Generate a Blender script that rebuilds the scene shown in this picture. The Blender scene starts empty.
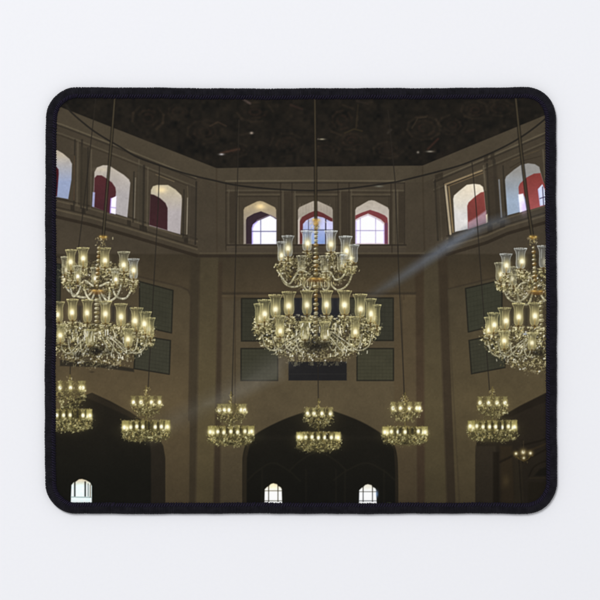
import bpy, bmesh, math
import numpy as np
from mathutils import Vector

# ---------------------------------------------------------------- units
# Drawing unit of the printed picture: 1 unit = 0.24 m / 511 on the pad.
U = 0.240 / 511.0
CX, CY = 300.0, 300.0
def wx(x): return (x - CX) * U
def wy(y): return (CY - y) * U
TOP = 0.0031                       # height of the printed cloth above the table
S = 3                              # paint samples per unit
X0, Y0, PW, PH = 46.0, 88.0, 510.0, 424.0
W, H = int(PW * S), int(PH * S)
rng = np.random.default_rng(7)

# ---------------------------------------------------------------- painter of the printed picture
C = np.zeros((H, W, 3), np.float32)
gy, gx = np.mgrid[0:H, 0:W].astype(np.float32)
GX = X0 + (gx + .5) / S
GY = Y0 + (gy + .5) / S

def _win(xa, ya, xb, yb):
    i0 = max(0, int((xa - X0) * S) - 1); i1 = min(W, int((xb - X0) * S) + 2)
    j0 = max(0, int((ya - Y0) * S) - 1); j1 = min(H, int((yb - Y0) * S) + 2)
    if i1 <= i0 or j1 <= j0: return None
    return slice(j0, j1), slice(i0, i1)

def _blend(sl, al, col):
    c = C[sl]
    if callable(col): col = col(GX[sl], GY[sl])
    col = np.asarray(col, np.float32)
    c += (col - c) * al[..., None]

def seg_d(x, y, a, b):
    ax, ay = a; bx, by = b
    dx, dy = bx - ax, by - ay
    L = dx * dx + dy * dy + 1e-9
    t = np.clip(((x - ax) * dx + (y - ay) * dy) / L, 0, 1)
    return np.hypot(x - ax - t * dx, y - ay - t * dy)

def poly(pts, col, a=1.0, soft=.8):
    xs = [p[0] for p in pts]; ys = [p[1] for p in pts]
    sl = _win(min(xs) - soft, min(ys) - soft, max(xs) + soft, max(ys) + soft)
    if sl is None: return
    x, y = GX[sl], GY[sl]
    d = np.full(x.shape, 1e9, np.float32); ins = np.zeros(x.shape, bool)
    n = len(pts)
    for i in range(n):
        p, q = pts[i], pts[(i + 1) % n]
        d = np.minimum(d, seg_d(x, y, p, q))
        if p[1] != q[1]:
            c = ((p[1] > y) != (q[1] > y)) & (x < (q[0] - p[0]) * (y - p[1]) / (q[1] - p[1]) + p[0])
            ins ^= c
    sd = np.where(ins, -d, d)
    _blend(sl, np.clip(.5 - sd / soft, 0, 1) * a, col)

def line(pts, w, col, a=1.0, soft=.9):
    xs = [p[0] for p in pts]; ys = [p[1] for p in pts]; m = w / 2 + soft
    sl = _win(min(xs) - m, min(ys) - m, max(xs) + m, max(ys) + m)
    if sl is None: return
    x, y = GX[sl], GY[sl]
    d = np.full(x.shape, 1e9, np.float32)
    for p, q in zip(pts[:-1], pts[1:]): d = np.minimum(d, seg_d(x, y, p, q))
    _blend(sl, np.clip(.5 - (d - w / 2) / soft, 0, 1) * a, col)

def smooth(pts, n=8):
    P = [np.array(p, float) for p in pts]; P = [2 * P[0] - P[1]] + P + [2 * P[-1] - P[-2]]
    o = []
    for i in range(1, len(P) - 2):
        for k in range(n):
            t = k / n
            o.append(tuple(.5 * ((2 * P[i]) + (-P[i-1] + P[i+1]) * t + (2*P[i-1] - 5*P[i] + 4*P[i+1] - P[i+2]) * t*t
                     + (-P[i-1] + 3*P[i] - 3*P[i+1] + P[i+2]) * t**3)))
    o.append(tuple(P[-2])); return o

def glow(x, y, rx, ry, col, a=1.0, p=1.0):
    sl = _win(x - 3*rx, y - 3*ry, x + 3*rx, y + 3*ry)
    if sl is None: return
    r = ((GX[sl] - x) / rx) ** 2 + ((GY[sl] - y) / ry) ** 2
    _blend(sl, np.exp(-r ** p) * a, col)

def rect(xa, ya, xb, yb, col, a=1.0, soft=1.0):
    poly([(xa, ya), (xb, ya), (xb, yb), (xa, yb)], col, a, soft)

def grad(c0, c1, y0, y1, ax=1):
    c0 = np.array(c0, np.float32); c1 = np.array(c1, np.float32)
    def f(x, y):
        t = np.clip(((y if ax else x) - y0) / (y1 - y0), 0, 1)[..., None]
        return c0 + (c1 - c0) * t
    return f

def noise(cell, seed):
    r = np.random.default_rng(seed)
    nx, ny = int(PW / cell) + 3, int(PH / cell) + 3
    g = r.standard_normal((ny, nx)).astype(np.float32)
    u = (GX - X0) / cell; v = (GY - Y0) / cell
    iu, iv = u.astype(int), v.astype(int); fu, fv = u - iu, v - iv
    fu = fu*fu*(3-2*fu); fv = fv*fv*(3-2*fv)
    return (g[iv, iu]*(1-fu) + g[iv, iu+1]*fu)*(1-fv) + (g[iv+1, iu]*(1-fu) + g[iv+1, iu+1]*fu)*fv

def blur(rad):
    k = np.exp(-.5 * (np.arange(-4, 5) / (rad * S)) ** 2); k /= k.sum()
    global C
    P = np.pad(C, ((4, 4), (0, 0), (0, 0)), 'edge'); C = sum(k[i] * P[i:i + H] for i in range(9))
    P = np.pad(C, ((0, 0), (4, 4), (0, 0)), 'edge'); C = sum(k[i] * P[:, i:i + W] for i in range(9)).astype(np.float32)

WALL_U, WALL_L = (67, 58, 44), (88, 74, 54)
DK, LT = (43, 39, 33), (108, 99, 81)

# --- walls
poly([(40, 80), (570, 80), (570, 520), (40, 520)], grad((69, 61, 50), (87, 76, 57), 240, 395))
# below the cornice: soft shade that fades downwards
rect(40, 254, 570, 300, grad((55, 48, 37), (74, 63, 47), 252, 296), .75, 2)
# lower corner pieces: pilasters and grooves
def groove(xt, xb, w0, w1, yt, yb, col, a=1.0, soft=1.6):
    poly([(xt, yt), (xt + w0, yt), (xb + w1, yb), (xb, yb)], col, a, soft)
groove(200, 196, 18.5, 18, 256, 510, grad((70, 62, 47), (90, 79, 56), 256, 410), 1)
groove(190.5, 185, 9.5, 10.5, 256, 510, grad((58, 51, 40), (66, 57, 43), 256, 500), .95, 3)
groove(218.5, 213, 4, 7, 262, 510, (60, 50, 39), .9, 2.5)
groove(424, 424, 14, 23, 250, 510, grad((70, 62, 48), (84, 74, 53), 256, 410), 1)
groove(415, 417, 8.5, 8, 256, 510, grad((60, 50, 38), (70, 56, 43), 256, 420), .9, 2.5)
groove(437.5, 447, 9.5, 9.5, 246, 510, (58, 49, 38), .95, 2.6)
rect(394, 294, 415.5, 505, (84, 71, 52), .6, 1.5)
# centre recess panel
rect(222, 292.2, 416, 294.8, (52, 45, 36), .75, 2)
rect(222, 294.8, 416, 297, (86, 74, 56), .5, 1)
rect(234.3, 296, 235.8, 420, (62, 52, 40), .7, 1.2)
rect(403, 294, 404.6, 300, (62, 52, 40), .5, 1.2)
line([(401.5, 296), (404, 400)], 1.0, (62, 53, 41), .7)
# left wall recess panel
poly([(136, 276), (181, 286.5), (188.5, 290), (191, 296), (189, 510), (52, 510), (52, 256)], grad((74, 65, 50), (90, 77, 56), 280, 400), .9, 1.5)
line([(52, 255.5), (136, 276), (180, 286.5), (188, 290), (190.8, 296), (189, 420)], 1.6, (55, 47, 38), .7, 1.6)
# right wall recess panel
poly([(447.5, 289), (560, 262), (560, 510), (456, 510)], grad((70, 62, 48), (86, 75, 54), 280, 400), .9, 1.5)
line([(447.5, 289), (560, 262)], 1.4, (55, 47, 38), .7, 1.5); line([(460, 512), (447.5, 289)], 1.2, (60, 52, 41), .4, 1.6)

# --- ventilation grilles
def grille(pts, col, rim=(30, 29, 25), rows=9, cols=10, h=None):
    poly(pts, col, 1, 1.2)
    p = [np.array(q, float) for q in pts]
    for i in range(1, rows):
        t = i / rows
        line([tuple(p[0] + (p[3]-p[0])*t), tuple(p[1] + (p[2]-p[1])*t)], .5, tuple(c * .76 for c in col), .42, .8)
    for i in range(1, cols):
        t = i / cols
        line([tuple(p[0] + (p[1]-p[0])*t), tuple(p[3] + (p[2]-p[3])*t)], .4, tuple(c * .8 for c in col), .32, .8)
    line(pts + [pts[0]], 1.2, rim, .85, 1.2)
GC = (61, 60, 48)
grille([(241.5, 298.5), (284, 298.5), (284, 341), (241.5, 341)], (54, 53, 43))
grille([(241, 348.5), (277.7, 348.5), (277.7, 380.5), (241, 380.5)], GC)
grille([(350, 298), (393.3, 298), (393.3, 340.5), (350, 340.5)], (54, 53, 44))
grille([(357, 348.5), (393.5, 348.5), (393.5, 380.5), (357, 380.5)], (65, 63, 49))
rect(293, 298, 341, 346, (35, 35, 39), 1, 1.2)
rect(288.5, 361.5, 346.7, 380.5, (35, 34, 35), 1, 1.2)
for x in (296, 312, 325, 337): poly([(x-2, 365.5), (x+2, 365.5), (x+1, 361.5), (x-1, 361.5)], (88, 84, 70), .8)
line([(288.5, 374), (346.7, 374)], .8, (44, 43, 42), .8)
grille([(139.5, 281.5), (173, 290.5), (171.5, 333), (139.5, 326)], (58, 57, 46))
grille([(136, 335), (170.5, 340.5), (169.3, 374.3), (134, 368.5)], (61, 60, 49))
grille([(48, 262), (61, 264.5), (60, 306), (48, 303)], (50, 50, 42))
poly([(60, 360), (95, 362), (134, 368.6), (134, 372), (96, 367), (60, 366)], (38, 35, 30), .8, 1.5)
grille([(465.5, 288.5), (502, 280), (502, 324), (468.3, 332)], (57, 57, 46))
grille([(469, 340.5), (505, 333), (505, 367.5), (471.5, 373.8)], (58, 57, 46))

# --- arches at the bottom
AR = (29, 27, 22)
poly(smooth([(242.5, 512), (242.5, 470), (243, 455), (247, 443), (258, 432.5), (280, 421), (300, 413.5), (320, 408)], 6)
     + smooth([(320, 408), (338, 412.5), (362, 422), (383, 434.5), (393, 443), (397, 456), (398, 480), (398, 512)], 6),
     grad((33, 30, 24), (25, 24, 20), 405, 500), 1, 1.4)
poly([(242.5, 512), (242.5, 470), (243.2, 455), (247, 443), (254, 436), (249.5, 446), (246.8, 458), (246.5, 512)], (52, 45, 34), .9, 1.4)
poly([(398, 512), (398, 480), (397.2, 458), (393, 443), (388, 438), (394, 450), (395.2, 470), (395.2, 512)], (46, 40, 31), .9, 1.4)
for (xa, xm, xb, yt, yb) in ((334, 366, 395, 463, 480), (247, 273, 300, 463, 481), (290, 318, 346, 452, 470)):
    line(smooth([(xa, yb), (xa + (xm-xa)*.4, yt + (yb-yt)*.45), (xm, yt), (xb - (xb-xm)*.4, yt + (yb-yt)*.45), (xb, yb)]), 1.4, (40, 37, 29), .55, 1.6)
for x in (262, 306, 336, 345, 384): line([(x, 470), (x, 505)], 1.6, (38, 35, 28), .5, 1.6)
poly([(243, 440), (398, 440), (398, 436), (243, 436)], (36, 33, 27), .5, 3)
# left arch
poly([(46, 418), (70, 402), (83, 395.5), (92, 393), (110, 401), (130, 412), (142, 420.5), (150, 429), (158, 437), (163, 446), (165, 458), (165, 512), (46, 512)],
     grad((35, 31, 25), (27, 26, 21), 395, 480), 1, 1.5)
poly([(149, 432), (158, 437), (163, 446), (165, 458), (165, 512), (151, 512), (151, 455)], (47, 41, 33), .9, 1.6)
poly([(85, 397), (92, 393), (130, 412), (142, 420.5), (136, 420), (108, 407)], (44, 38, 30), .9, 1.6)
# right arch
poly([(560, 386), (546, 393), (520, 406), (500, 417.5), (482, 432), (476.5, 441), (475.5, 455), (475.5, 512), (560, 512)],
     grad((41, 35, 28), (42, 36, 28), 395, 500), 1, 1.5)
poly([(546, 393), (520, 406), (500, 417.5), (508, 418), (530, 408), (556, 398)], (34, 29, 23), .9, 1.8)
rect(475.5, 446, 496, 512, (54, 47, 37), .8, 2)
rect(493, 452, 499, 512, (32, 27, 20), .8, 2)
poly([(500, 446), (512, 446), (515, 512), (501, 512)], (56, 46, 32), .75, 3)
glow(506, 481, 3.5, 6, (84, 70, 46), .7)
poly([(514, 452), (521, 455), (524, 512), (515, 512)], (53, 46, 34), .6, 2.5)
line(smooth([(500, 462), (512, 456), (517, 450)]), 2, (31, 26, 20), .8, 2)
line([(519, 460), (522, 510)], 1.2, (30, 26, 21), .7, 1.4)
for o in (0, 9, 19): line([(523, 445 + o*.9), (540, 441 + o*.6), (556, 435 + o*.5)], 1.8, (29, 24, 18) if o != 9 else (58, 47, 32), .75, 1.6)
line(smooth([(529, 476), (534, 467), (543, 462), (556, 459)]), 1.6, (31, 26, 19), .85, 1.5)
poly([(534, 476), (540, 469), (556, 464), (556, 476)], (24, 22, 17), .8, 2)
line([(530, 478), (556, 478)], 1.3, (52, 44, 31), .7, 1.3)
rect(528, 482, 556, 512, (36, 31, 22), .7, 2)

C *= np.array((.985, .985, .97), np.float32)
C *= (1 - .22*np.clip((GY - 405)/85, 0, 1)**1.1)[..., None]

# --- windows at the very bottom
def small_window(cx, y0, y1, hw, tint, warm):
    pts = [(cx-hw, y1), (cx-hw+.3, y0+6), (cx-hw*.75, y0+4), (cx-hw*.5, y0+2.6), (cx-hw*.3, y0+.8), (cx, y0), (cx+hw*.4, y0+.9), (cx+hw*.55, y0+2.6), (cx+hw*.85, y0+4.2), (cx+hw-.4, y0+6), (cx+hw, y1)]
    poly(pts, grad(warm, tint, y0, y0 + 9), 1, 1)
    for fx in (-.53, .53): line([(cx+hw*fx, y0+2), (cx+hw*fx, y1-2.5)], 1.0, (45, 42, 36), .85, .9)
    line([(cx-hw, y1-3.2), (cx+hw, y1-3.2)], .8, (60, 58, 52), .8, .9)
    line([(cx-hw, y0+7.5), (cx+hw, y0+7.5)], .8, (70, 66, 56), .75, .9)
small_window(273.3, 483.3, 504, 8.8, (250, 250, 246), (226, 214, 180))
small_window(367.8, 484.2, 504, 8.8, (244, 247, 252), (215, 210, 195))
glow(377, 494, 1.3, 3.5, (120, 150, 190), .7)
for x in (388, 390): glow(x, 503, 1.2, .8, (70, 74, 50), .6)
poly([(70.8, 502.5), (71.5, 485), (73.5, 482.5), (76, 481.5), (79, 479.3), (82, 479), (86, 480.2), (90, 482.5), (91.8, 486), (91.8, 502.5)], grad((205, 190, 160), (226, 240, 240), 479, 486), 1, 1)
for x in (74.8, 85.2): line([(x, 482), (x, 496)], 1.5, (40, 38, 34), .95, 1)
line([(90.3, 485), (90.3, 497)], 1.2, (120, 105, 88), .9)
line([(71, 497), (91.5, 497.4)], .9, (120, 130, 128), .8)
line([(88.2, 484), (88.2, 496)], 1.1, (60, 55, 48), .6)

# --- upper tier of the hall
# ceiling
CEIL = [(40, 80), (570, 80), (570, 104), (540, 117.5), (422.5, 165.8), (310, 166.8), (216.5, 168.3), (120, 130.6), (62, 108), (40, 99)]
poly(CEIL, (30, 27, 23), 1, 1.2)
ce = rng.random
C += np.where(GY[..., None] < 170, (noise(9, 21)*2.4 + noise(3.5, 22)*2.2)[..., None]*np.array((1.3, 1.0, .7), np.float32)*(np.abs(C - np.array((30, 27, 23))).sum(2, keepdims=True) < 3), 0)
def ring(cx, cy, rx, ry, a):
    n = 10; ph = rng.uniform(0, 1)
    for q, cc in ((1.0, (64, 52, 40)), (.62, (56, 43, 34)), (.3, (52, 38, 31))):
        for i in range(n):
            if rng.random() < .35: continue
            t0, t1 = 2*math.pi*(i+ph)/n, 2*math.pi*(i+1+ph)/n
            line([(cx + q*rx*math.cos(t0), cy + q*ry*math.sin(t0)), (cx + q*rx*math.cos(t1), cy + q*ry*math.sin(t1))], 1.6, cc, a*rng.uniform(.3, 1), 2.6)
for (cx, cy, rx, ry, a) in ((148, 118, 16, 13, .5), (205, 132, 18, 12, .35), (255, 112, 18, 10, .4), (287, 145, 17, 12, .35), (342, 120, 16, 15, .5), (352, 140, 16, 10, .4), (424, 128, 17, 12, .5), (452, 125, 14, 10, .35), (475, 110, 14, 9, .35), (388, 150, 15, 8, .3), (180, 112, 12, 8, .3), (500, 108, 14, 8, .3), (325, 150, 14, 8, .3), (235, 150, 14, 7, .3)):
    ring(cx, cy, rx, ry, a)
line([(358, 105), (356, 128)], 1.2, (58, 48, 34), .5, 1.6)
line([(210, 126), (218, 122), (226, 126)], 1.4, (70, 55, 42), .5, 1.6)
line([(412, 128), (418, 118), (426, 117)], 1.2, (62, 52, 40), .6, 1.6)
line([(345, 133), (354, 129), (362, 131)], 1.3, (64, 54, 36), .6, 1.6)
for (xa, ya, xb, yb, c, a) in ((221, 153, 239, 149, (92, 62, 48), .8), (243, 99, 250, 103.5, (120, 100, 95), .8), (291, 105, 302, 109, (72, 50, 44), .7), (428, 149, 438, 139, (82, 50, 40), .8),
                               (357, 101, 368, 104, (58, 48, 42), .6), (240, 135, 248, 133.5, (50, 42, 34), .8), (388, 133, 391, 130, (70, 64, 56), .8), (466, 132, 474, 130, (58, 42, 36), .7)):
    line([(xa, ya), (xb, yb)], 1.8, c, a*.62, 2.2)
for (x, y, rx, ry, c, a) in ((221.5, 154.3, 2.4, 1, (190, 185, 185), .9), (251.5, 133, 1.8, 1.3, (165, 150, 135), .9), (322, 139.2, 3, .8, (150, 142, 120), .9), (318, 139, .8, .8, (110, 100, 90), .6), (430, 151.5, 3.4, .9, (150, 142, 128), .9), (418, 152.3, 1.3, 1.2, (150, 142, 130), .8), (318, 146, 1.5, .8, (60, 50, 40), .5)):
    glow(x, y, rx, ry, c, a)

# frieze between ceiling and ledge, ledge lines
poly([(120, 130.6), (216.5, 168.3), (310, 166.8), (422.5, 165.8), (540, 117.5), (570, 104), (570, 122), (540, 135), (424, 182.5), (310, 181), (214, 183), (120, 147), (40, 118), (40, 99)], (73, 65, 52), .85, 1.3)
for k, (off, col, a, w) in enumerate(((0, (98, 89, 71), .8, 1.4), (2.2, (48, 43, 36), .7, 1.4), (9.5, (90, 82, 66), .65, 1.3), (11.5, (50, 43, 34), .55, 1.2))):
    line([(40, 118.5+off), (62, 124.5+off), (120, 147+off), (196, 177.5+off)], w, col, a, 1.1)
    line([(226, 181+off), (310, 180.6+off), (404, 181+off)], w, col, a, 1.1)
    line([(434, 180+off), (497, 153.5+off), (570, 122+off)], w, col, a, 1.1)
line([(216.5, 169), (217, 256)], 1.2, (60, 51, 40), .7, 1.6)
line([(422.5, 167), (424.5, 250)], 1.4, (58, 50, 39), .7, 1.6)

# mouldings of the centre wall
def vline(x, ya, yb, w, c, a, dx=0): line([(x, ya), (x + dx, yb)], w, c, a, 1.1)
for xx in (226, 235.5, 280.5, 292, 338, 349, 391, 404.5):
    vline(xx, 183, 250, 1.2, (45, 39, 32), .7)
for xx in (229, 238, 283, 295, 340.5, 351.5, 394, 397.5): vline(xx, 190, 250, 1.2, (92, 84, 68), .6)
for (xa, xb) in ((284, 291), (341, 348), (229, 235), (398.5, 404)): rect(xa, 193, xb, 243, (54, 47, 38), .7, 1.4)
for (xa, xb) in ((238, 279.5), (296, 337), (352, 390)):
    line([(xa, 194.5), (xb, 194.5)], 1.2, (92, 83, 66), .6); line([(xa, 196.5), (xb, 196.5)], 1.1, (46, 40, 32), .6)
    line([(xa+1, 196), (xa+1, 243)], 1, (48, 42, 33), .5); line([(xb-1, 196), (xb-1, 243)], 1, (48, 42, 33), .5)
rect(227, 244.5, 406, 253, (70, 62, 51), 1, 1.2)
line([(227, 245), (406, 245)], 1.3, (44, 38, 31), .85)
line([(227, 247.3), (406, 247.3)], .9, (82, 72, 55), .5)
for x in (236, 282, 294, 339, 350, 392, 398): vline(x, 245, 253, 1.2, (44, 38, 31), .65)
line([(200, 256.2), (300, 256), (424, 256), (436, 253)], 2.6, (45, 38, 31), .85, 2)
line([(200, 253.2), (424, 253.2)], 1.3, (88, 79, 62), .6)

def arch(x0, x1, ytop, yap, xap, yb, sh=3):
    return [(x0, yb), (x0, ytop + sh + 1), (x0 + 1.2, ytop + sh - 1.5), (x0 + 4, ytop), (xap - 3, yap + .5), (xap, yap), (xap + 3, yap + .5), (x1 - 4, ytop), (x1 - 1.2, ytop + sh - 1.5), (x1, ytop + sh + 1), (x1, yb)]
# first window
poly(arch(243.6, 276.2, 206, 201, 260, 244), grad((178, 160, 125), (150, 140, 128), 203, 225), 1, 1.1)
glow(260, 206.5, 5, 2.8, (246, 226, 170), .95)
poly([(246, 244), (246, 220), (247, 217.5), (254, 213.5), (261, 211.3), (268, 214), (276.2, 218.3), (276.2, 244)], (52, 40, 46), 1, 1)
poly([(252, 244), (252, 228), (253, 224.5), (257, 221.3), (266, 217.5), (270, 215.8), (273, 217.2), (276.3, 219.5), (276.3, 244)], (238, 238, 255), 1, 1)
line([(252.4, 243.5), (252.4, 228), (254, 224.5), (257, 221.8)], 1.2, (150, 130, 230), .65, 1.4)
line([(257, 220.5), (266, 216.6), (270, 215), (276, 218)], .8, (125, 110, 118), .9)
line([(252, 231.4), (276, 231.4)], 1.0, (90, 88, 112), .9); line([(260.7, 220), (260.7, 244)], .9, (100, 98, 125), .9)
# second window
poly(arch(298, 332.8, 206, 200.8, 315.5, 244), grad((176, 165, 150), (150, 142, 132), 203, 228), 1, 1.1)
for x in range(300, 332, 3): line([(x, 204), (x, 214)], .5, (140, 128, 112), .35)
poly([(299, 244), (299.3, 222), (302, 217), (309, 213), (316, 210.3), (323, 213), (332.5, 218.5), (332.8, 244)], (98, 50, 49), 1, 1)
poly([(302.5, 244), (303, 224), (306, 220.5), (311, 218), (316, 216), (323, 217.5), (332.8, 222.5), (332.8, 244)], grad((186, 190, 220), (140, 165, 215), 222, 242), 1, 1)
rect(326.5, 221.5, 332.6, 243.5, (214, 212, 236), .9); rect(320, 219, 325, 229, (205, 206, 232), .8)
line([(302, 230), (333, 230)], 1, (70, 68, 85), .85); line([(325.7, 219), (325.7, 244)], 1.2, (58, 48, 60), .95); line([(308.5, 220), (308.5, 244)], .9, (80, 78, 95), .8)
poly([(298, 244), (298, 220), (299.8, 217), (299.8, 244)], (205, 192, 182), .9, .8)
# third window
poly(arch(355.3, 389, 206, 200.2, 371.5, 244), grad((184, 174, 160), (196, 186, 180), 203, 228), 1, 1.1)
poly([(355.3, 219.5), (355.3, 215.5), (362, 212.5), (370, 209.8), (378, 212.3), (385, 215.5), (387.4, 218), (388, 224), (388, 244), (384.5, 244), (384.5, 223), (381, 219.5), (376, 217), (368, 213.5), (361, 216.5)], (122, 60, 62), 1, .9)
line([(386.2, 224), (386.2, 243)], 2.4, (92, 62, 92), .65, 1.2)
poly([(355.6, 244), (355.6, 219.8), (360, 217.2), (368, 214), (376, 217.4), (381, 220.3), (384, 223.5), (384.3, 244)], (205, 190, 195), 1, .8)
poly([(356, 243), (356, 221), (360, 218.8), (368, 215.5), (376, 219), (380.5, 221.5), (383.5, 224.5), (383.8, 243)], (243, 240, 255), 1, .9)
line([(356, 230.6), (384, 230.6)], .9, (140, 134, 158), .85)
for x in (360.3, 375.6): line([(x, 218.5), (x, 243)], .8, (150, 142, 165), .8)
line([(356.3, 222), (356.3, 243)], 1, (170, 150, 240), .55, 1.2); line([(384, 226), (384, 243)], 1, (170, 150, 240), .5, 1.2)

# upper left wall: mouldings, sills
def sl(pts, w, c, a, soft=1.1): line(pts, w, c, a, soft)
for off, col, a, w in ((-.5, (48, 42, 34), .8, 1.4), (2.2, (92, 82, 65), .7, 1.6), (8.5, (46, 40, 32), .7, 1.4), (11, (94, 84, 66), .7, 1.6), (18, (45, 38, 30), .85, 3.2)):
    sl([(50, 197 + off*1.02), (90, 206.5 + off), (127, 217 + off), (197, 239.5 + off*.9)], w, col, a)
    sl([(447, 236.5 + off), (487, 224.5 + off), (507, 216 + off*.98), (556, 200.5 + off*1.05)], w, col, a)
for (x, yt, yb, c, w, a) in ((75, 140, 205, DK, 1.6, .8), (78, 142, 205, LT, 1.2, .4), (82, 140, 208, DK, 2, .7), (88, 148, 210, DK, 1.6, .8), (91.5, 150, 208, LT, 1.2, .4),
                             (134, 172, 222, DK, 1.4, .8), (139, 160, 222, LT, 1.2, .35), (144, 166, 226, DK, 2.4, .75), (148, 168, 228, LT, 1.4, .4),
                             (184, 190, 238, DK, 1.4, .7), (190, 186, 240, LT, 1.2, .4), (196.3, 182, 244, DK, 1.8, .85)):
    vline(x, yt, yb, w, c, a, -1)
poly([(80, 146), (87, 148.5), (86.5, 207), (79.5, 205)], (56, 50, 40), .7, 1.5)
poly([(137.5, 164), (143, 166), (142.5, 223), (136.5, 221)], (62, 56, 46), .7, 1.5)
poly([(188, 184), (195.5, 187), (195, 241), (187, 239)], (60, 53, 44), .7, 1.5)
for x, y in ((72.5, 208), (83.5, 211), (129, 223), (141.5, 228), (145, 229), (186, 240)):
    poly([(x-2, y-3.5), (x+2, y-2.4), (x+2, y+3.4), (x-2, y+2.4)], (42, 37, 31), .75, 1.2)
line([(135.5, 178), (134.3, 218)], .9, (150, 142, 125), .55, 1); line([(187.6, 198), (186.8, 234)], .9, (170, 160, 140), .75, 1); line([(188, 198), (187.5, 186)], .8, (100, 90, 70), .6)
line([(156, 174.5), (174, 181.5)], 1, (112, 98, 74), .7); line([(74.5, 156), (74, 200)], 1, (110, 85, 62), .5)
# its windows
poly([(50, 148), (58, 150.5), (63, 153.5), (69.5, 159), (72, 164), (71.4, 180), (68.2, 199), (56.8, 197), (50, 196)], grad((190, 178, 160), (148, 160, 190), 155, 182), 1, 1.1)
poly([(50, 164), (55.5, 165.5), (58.6, 169.5), (58.8, 174), (57, 196.5), (50, 195)], (72, 26, 32), 1, 1.1)
poly([(93, 207), (94.5, 172), (97, 167.5), (103, 165.2), (109, 165.4), (116, 170), (124, 175), (129, 179.5), (130.3, 183), (127.3, 217.3)], grad((190, 180, 166), (172, 166, 166), 168, 195), 1, 1.1)
glow(103, 169.5, 7, 2, (210, 196, 170), .5)
poly([(93.5, 207), (94.5, 178), (97, 175.3), (101.5, 175.3), (106, 178), (112, 182.5), (115.4, 187.5), (116, 192), (115.5, 197), (111, 199), (110, 213)], grad((84, 43, 46), (70, 38, 43), 178, 205), 1, 1.1)
poly([(92, 206.5), (92.8, 192), (95, 192.5), (94.3, 207)], (165, 168, 205), .95, 1)
poly([(111.2, 198.4), (116.3, 196.2), (115.5, 214.3), (110.3, 212.8)], (238, 232, 255), 1, 1)
line([(111, 198.5), (110.2, 213)], 1.2, (150, 110, 210), .6, 1.3); line([(111, 207.3), (115.8, 208)], .9, (140, 120, 170), .7)
poly([(149.3, 225.5), (151, 190), (153, 186.3), (157, 185), (168, 185), (175.5, 189.5), (181.3, 195.3), (182, 199), (180.3, 234.3)], grad((196, 184, 156), (178, 170, 170), 188, 212), 1, 1.1)
glow(161, 190, 5.5, 3.2, (240, 226, 180), .9)
poly([(149.2, 225), (150.4, 194), (154, 194.8), (160, 198), (165.5, 203), (167.6, 208), (167.4, 230.3)], grad((56, 36, 38), (62, 36, 39), 195, 225), 1, 1.1)

# upper right wall
for (x, yt, yb, c, w, a, dx) in ((435, 180, 240, DK, 1.8, .8, 3), (439, 186, 240, LT, 1.2, .35, 3), (444, 184, 236, DK, 1.6, .6, 5),
                              (487, 164, 226, DK, 2, .8, 3), (494, 160, 222, DK, 3, .6, 4), (503, 166, 217, DK, 1.4, .7, 3), (483.5, 166, 190, LT, 1.6, .5, 2),
                              (548, 140, 200, DK, 1.6, .5, 1), (543, 150, 180, LT, 1.4, .5, 2)):
    vline(x, yt, yb, w, c, a, dx)
poly([(487, 168), (497, 164), (501, 220), (490, 224)], (56, 49, 40), .65, 1.5)
poly([(434.5, 187), (443, 184), (446, 236), (437.5, 239)], (60, 53, 43), .5, 1.5)
for x, y in ((437, 178), (441, 176.5), (492.5, 156), (486, 158.5)): poly([(x-2, y-3), (x+2, y-4.5), (x+2, y+3), (x-2, y+4.2)], (48, 42, 34), .7, 1.2)
for x, y in ((451, 240), (490, 228.5), (502.5, 224)): poly([(x-2.5, y-3), (x+2.5, y-4.5), (x+2.5, y+3), (x-2.5, y+4.2)], (42, 37, 31), .7, 1.2)
line([(499, 180), (501.5, 217)], 1.3, (150, 156, 165), .7, 1.2)
line([(445.5, 186), (450.5, 234)], 2.0, (196, 180, 150), .85, 1.2); line([(448.8, 187), (453, 232)], 1.4, (150, 128, 92), .8, 1.1)
line([(445, 184.6), (482, 170.6)], 1.5, (150, 130, 98), .85, 1.1); line([(447, 186.8), (483, 173)], .9, (120, 100, 72), .7, 1)
poly([(455, 231.8), (453.2, 199), (454, 195.5), (459, 191), (466.8, 184.8), (474, 183.8), (480, 184.6), (483, 187), (483.8, 191), (486.7, 222.6), (468, 229)], grad((222, 214, 196), (214, 212, 210), 186, 215), 1, 1.1)
poly([(468, 229.2), (467.2, 206), (468.5, 202.5), (475, 196.5), (481, 192.3), (484, 191.8), (486.8, 222.4)], grad((138, 68, 62), (122, 60, 56), 192, 214), 1, 1.1)
poly([(468.1, 229), (468, 222.5), (477, 217), (486, 210.5), (486.8, 222.3)], (172, 140, 150), .95, 2.2)
poly([(485.8, 215), (487.3, 214), (487.6, 222), (486.3, 223)], (225, 215, 190), .9, 1)
poly([(507.5, 215.3), (505, 180), (506, 176.5), (514, 169.7), (521, 164.8), (528, 163.3), (535, 164.2), (539.3, 167), (540.5, 172), (545.5, 190), (546, 204.8)], grad((152, 150, 146), (158, 174, 194), 172, 200), 1, 1.1)
poly([(519, 196), (518.5, 187), (520, 183.5), (526.5, 177.5), (534, 173.6), (540.5, 173), (543, 181), (547, 190), (547, 204.8), (529, 210), (526, 200), (523, 194)], grad((132, 60, 55), (160, 82, 81), 176, 206), 1, 1.1)
poly([(518.3, 194.5), (523, 193.6), (526.3, 210), (520, 212.4)], (243, 243, 255), 1, 1.2)
glow(524, 207, 3, 7, (200, 170, 220), .5)
poly([(540.2, 206), (538, 189), (542.3, 184.3), (545, 190), (546, 204.5)], (215, 220, 240), 1, 1)
line([(538.4, 190), (540.2, 205)], 1, (190, 185, 215), .8); line([(542.6, 187), (543.6, 205)], 1, (60, 50, 70), .85); line([(540, 198.5), (546, 196.5)], 1, (60, 50, 75), .8)
rect(546.2, 140, 560, 206, (70, 60, 46), .9, 1.2)
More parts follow.
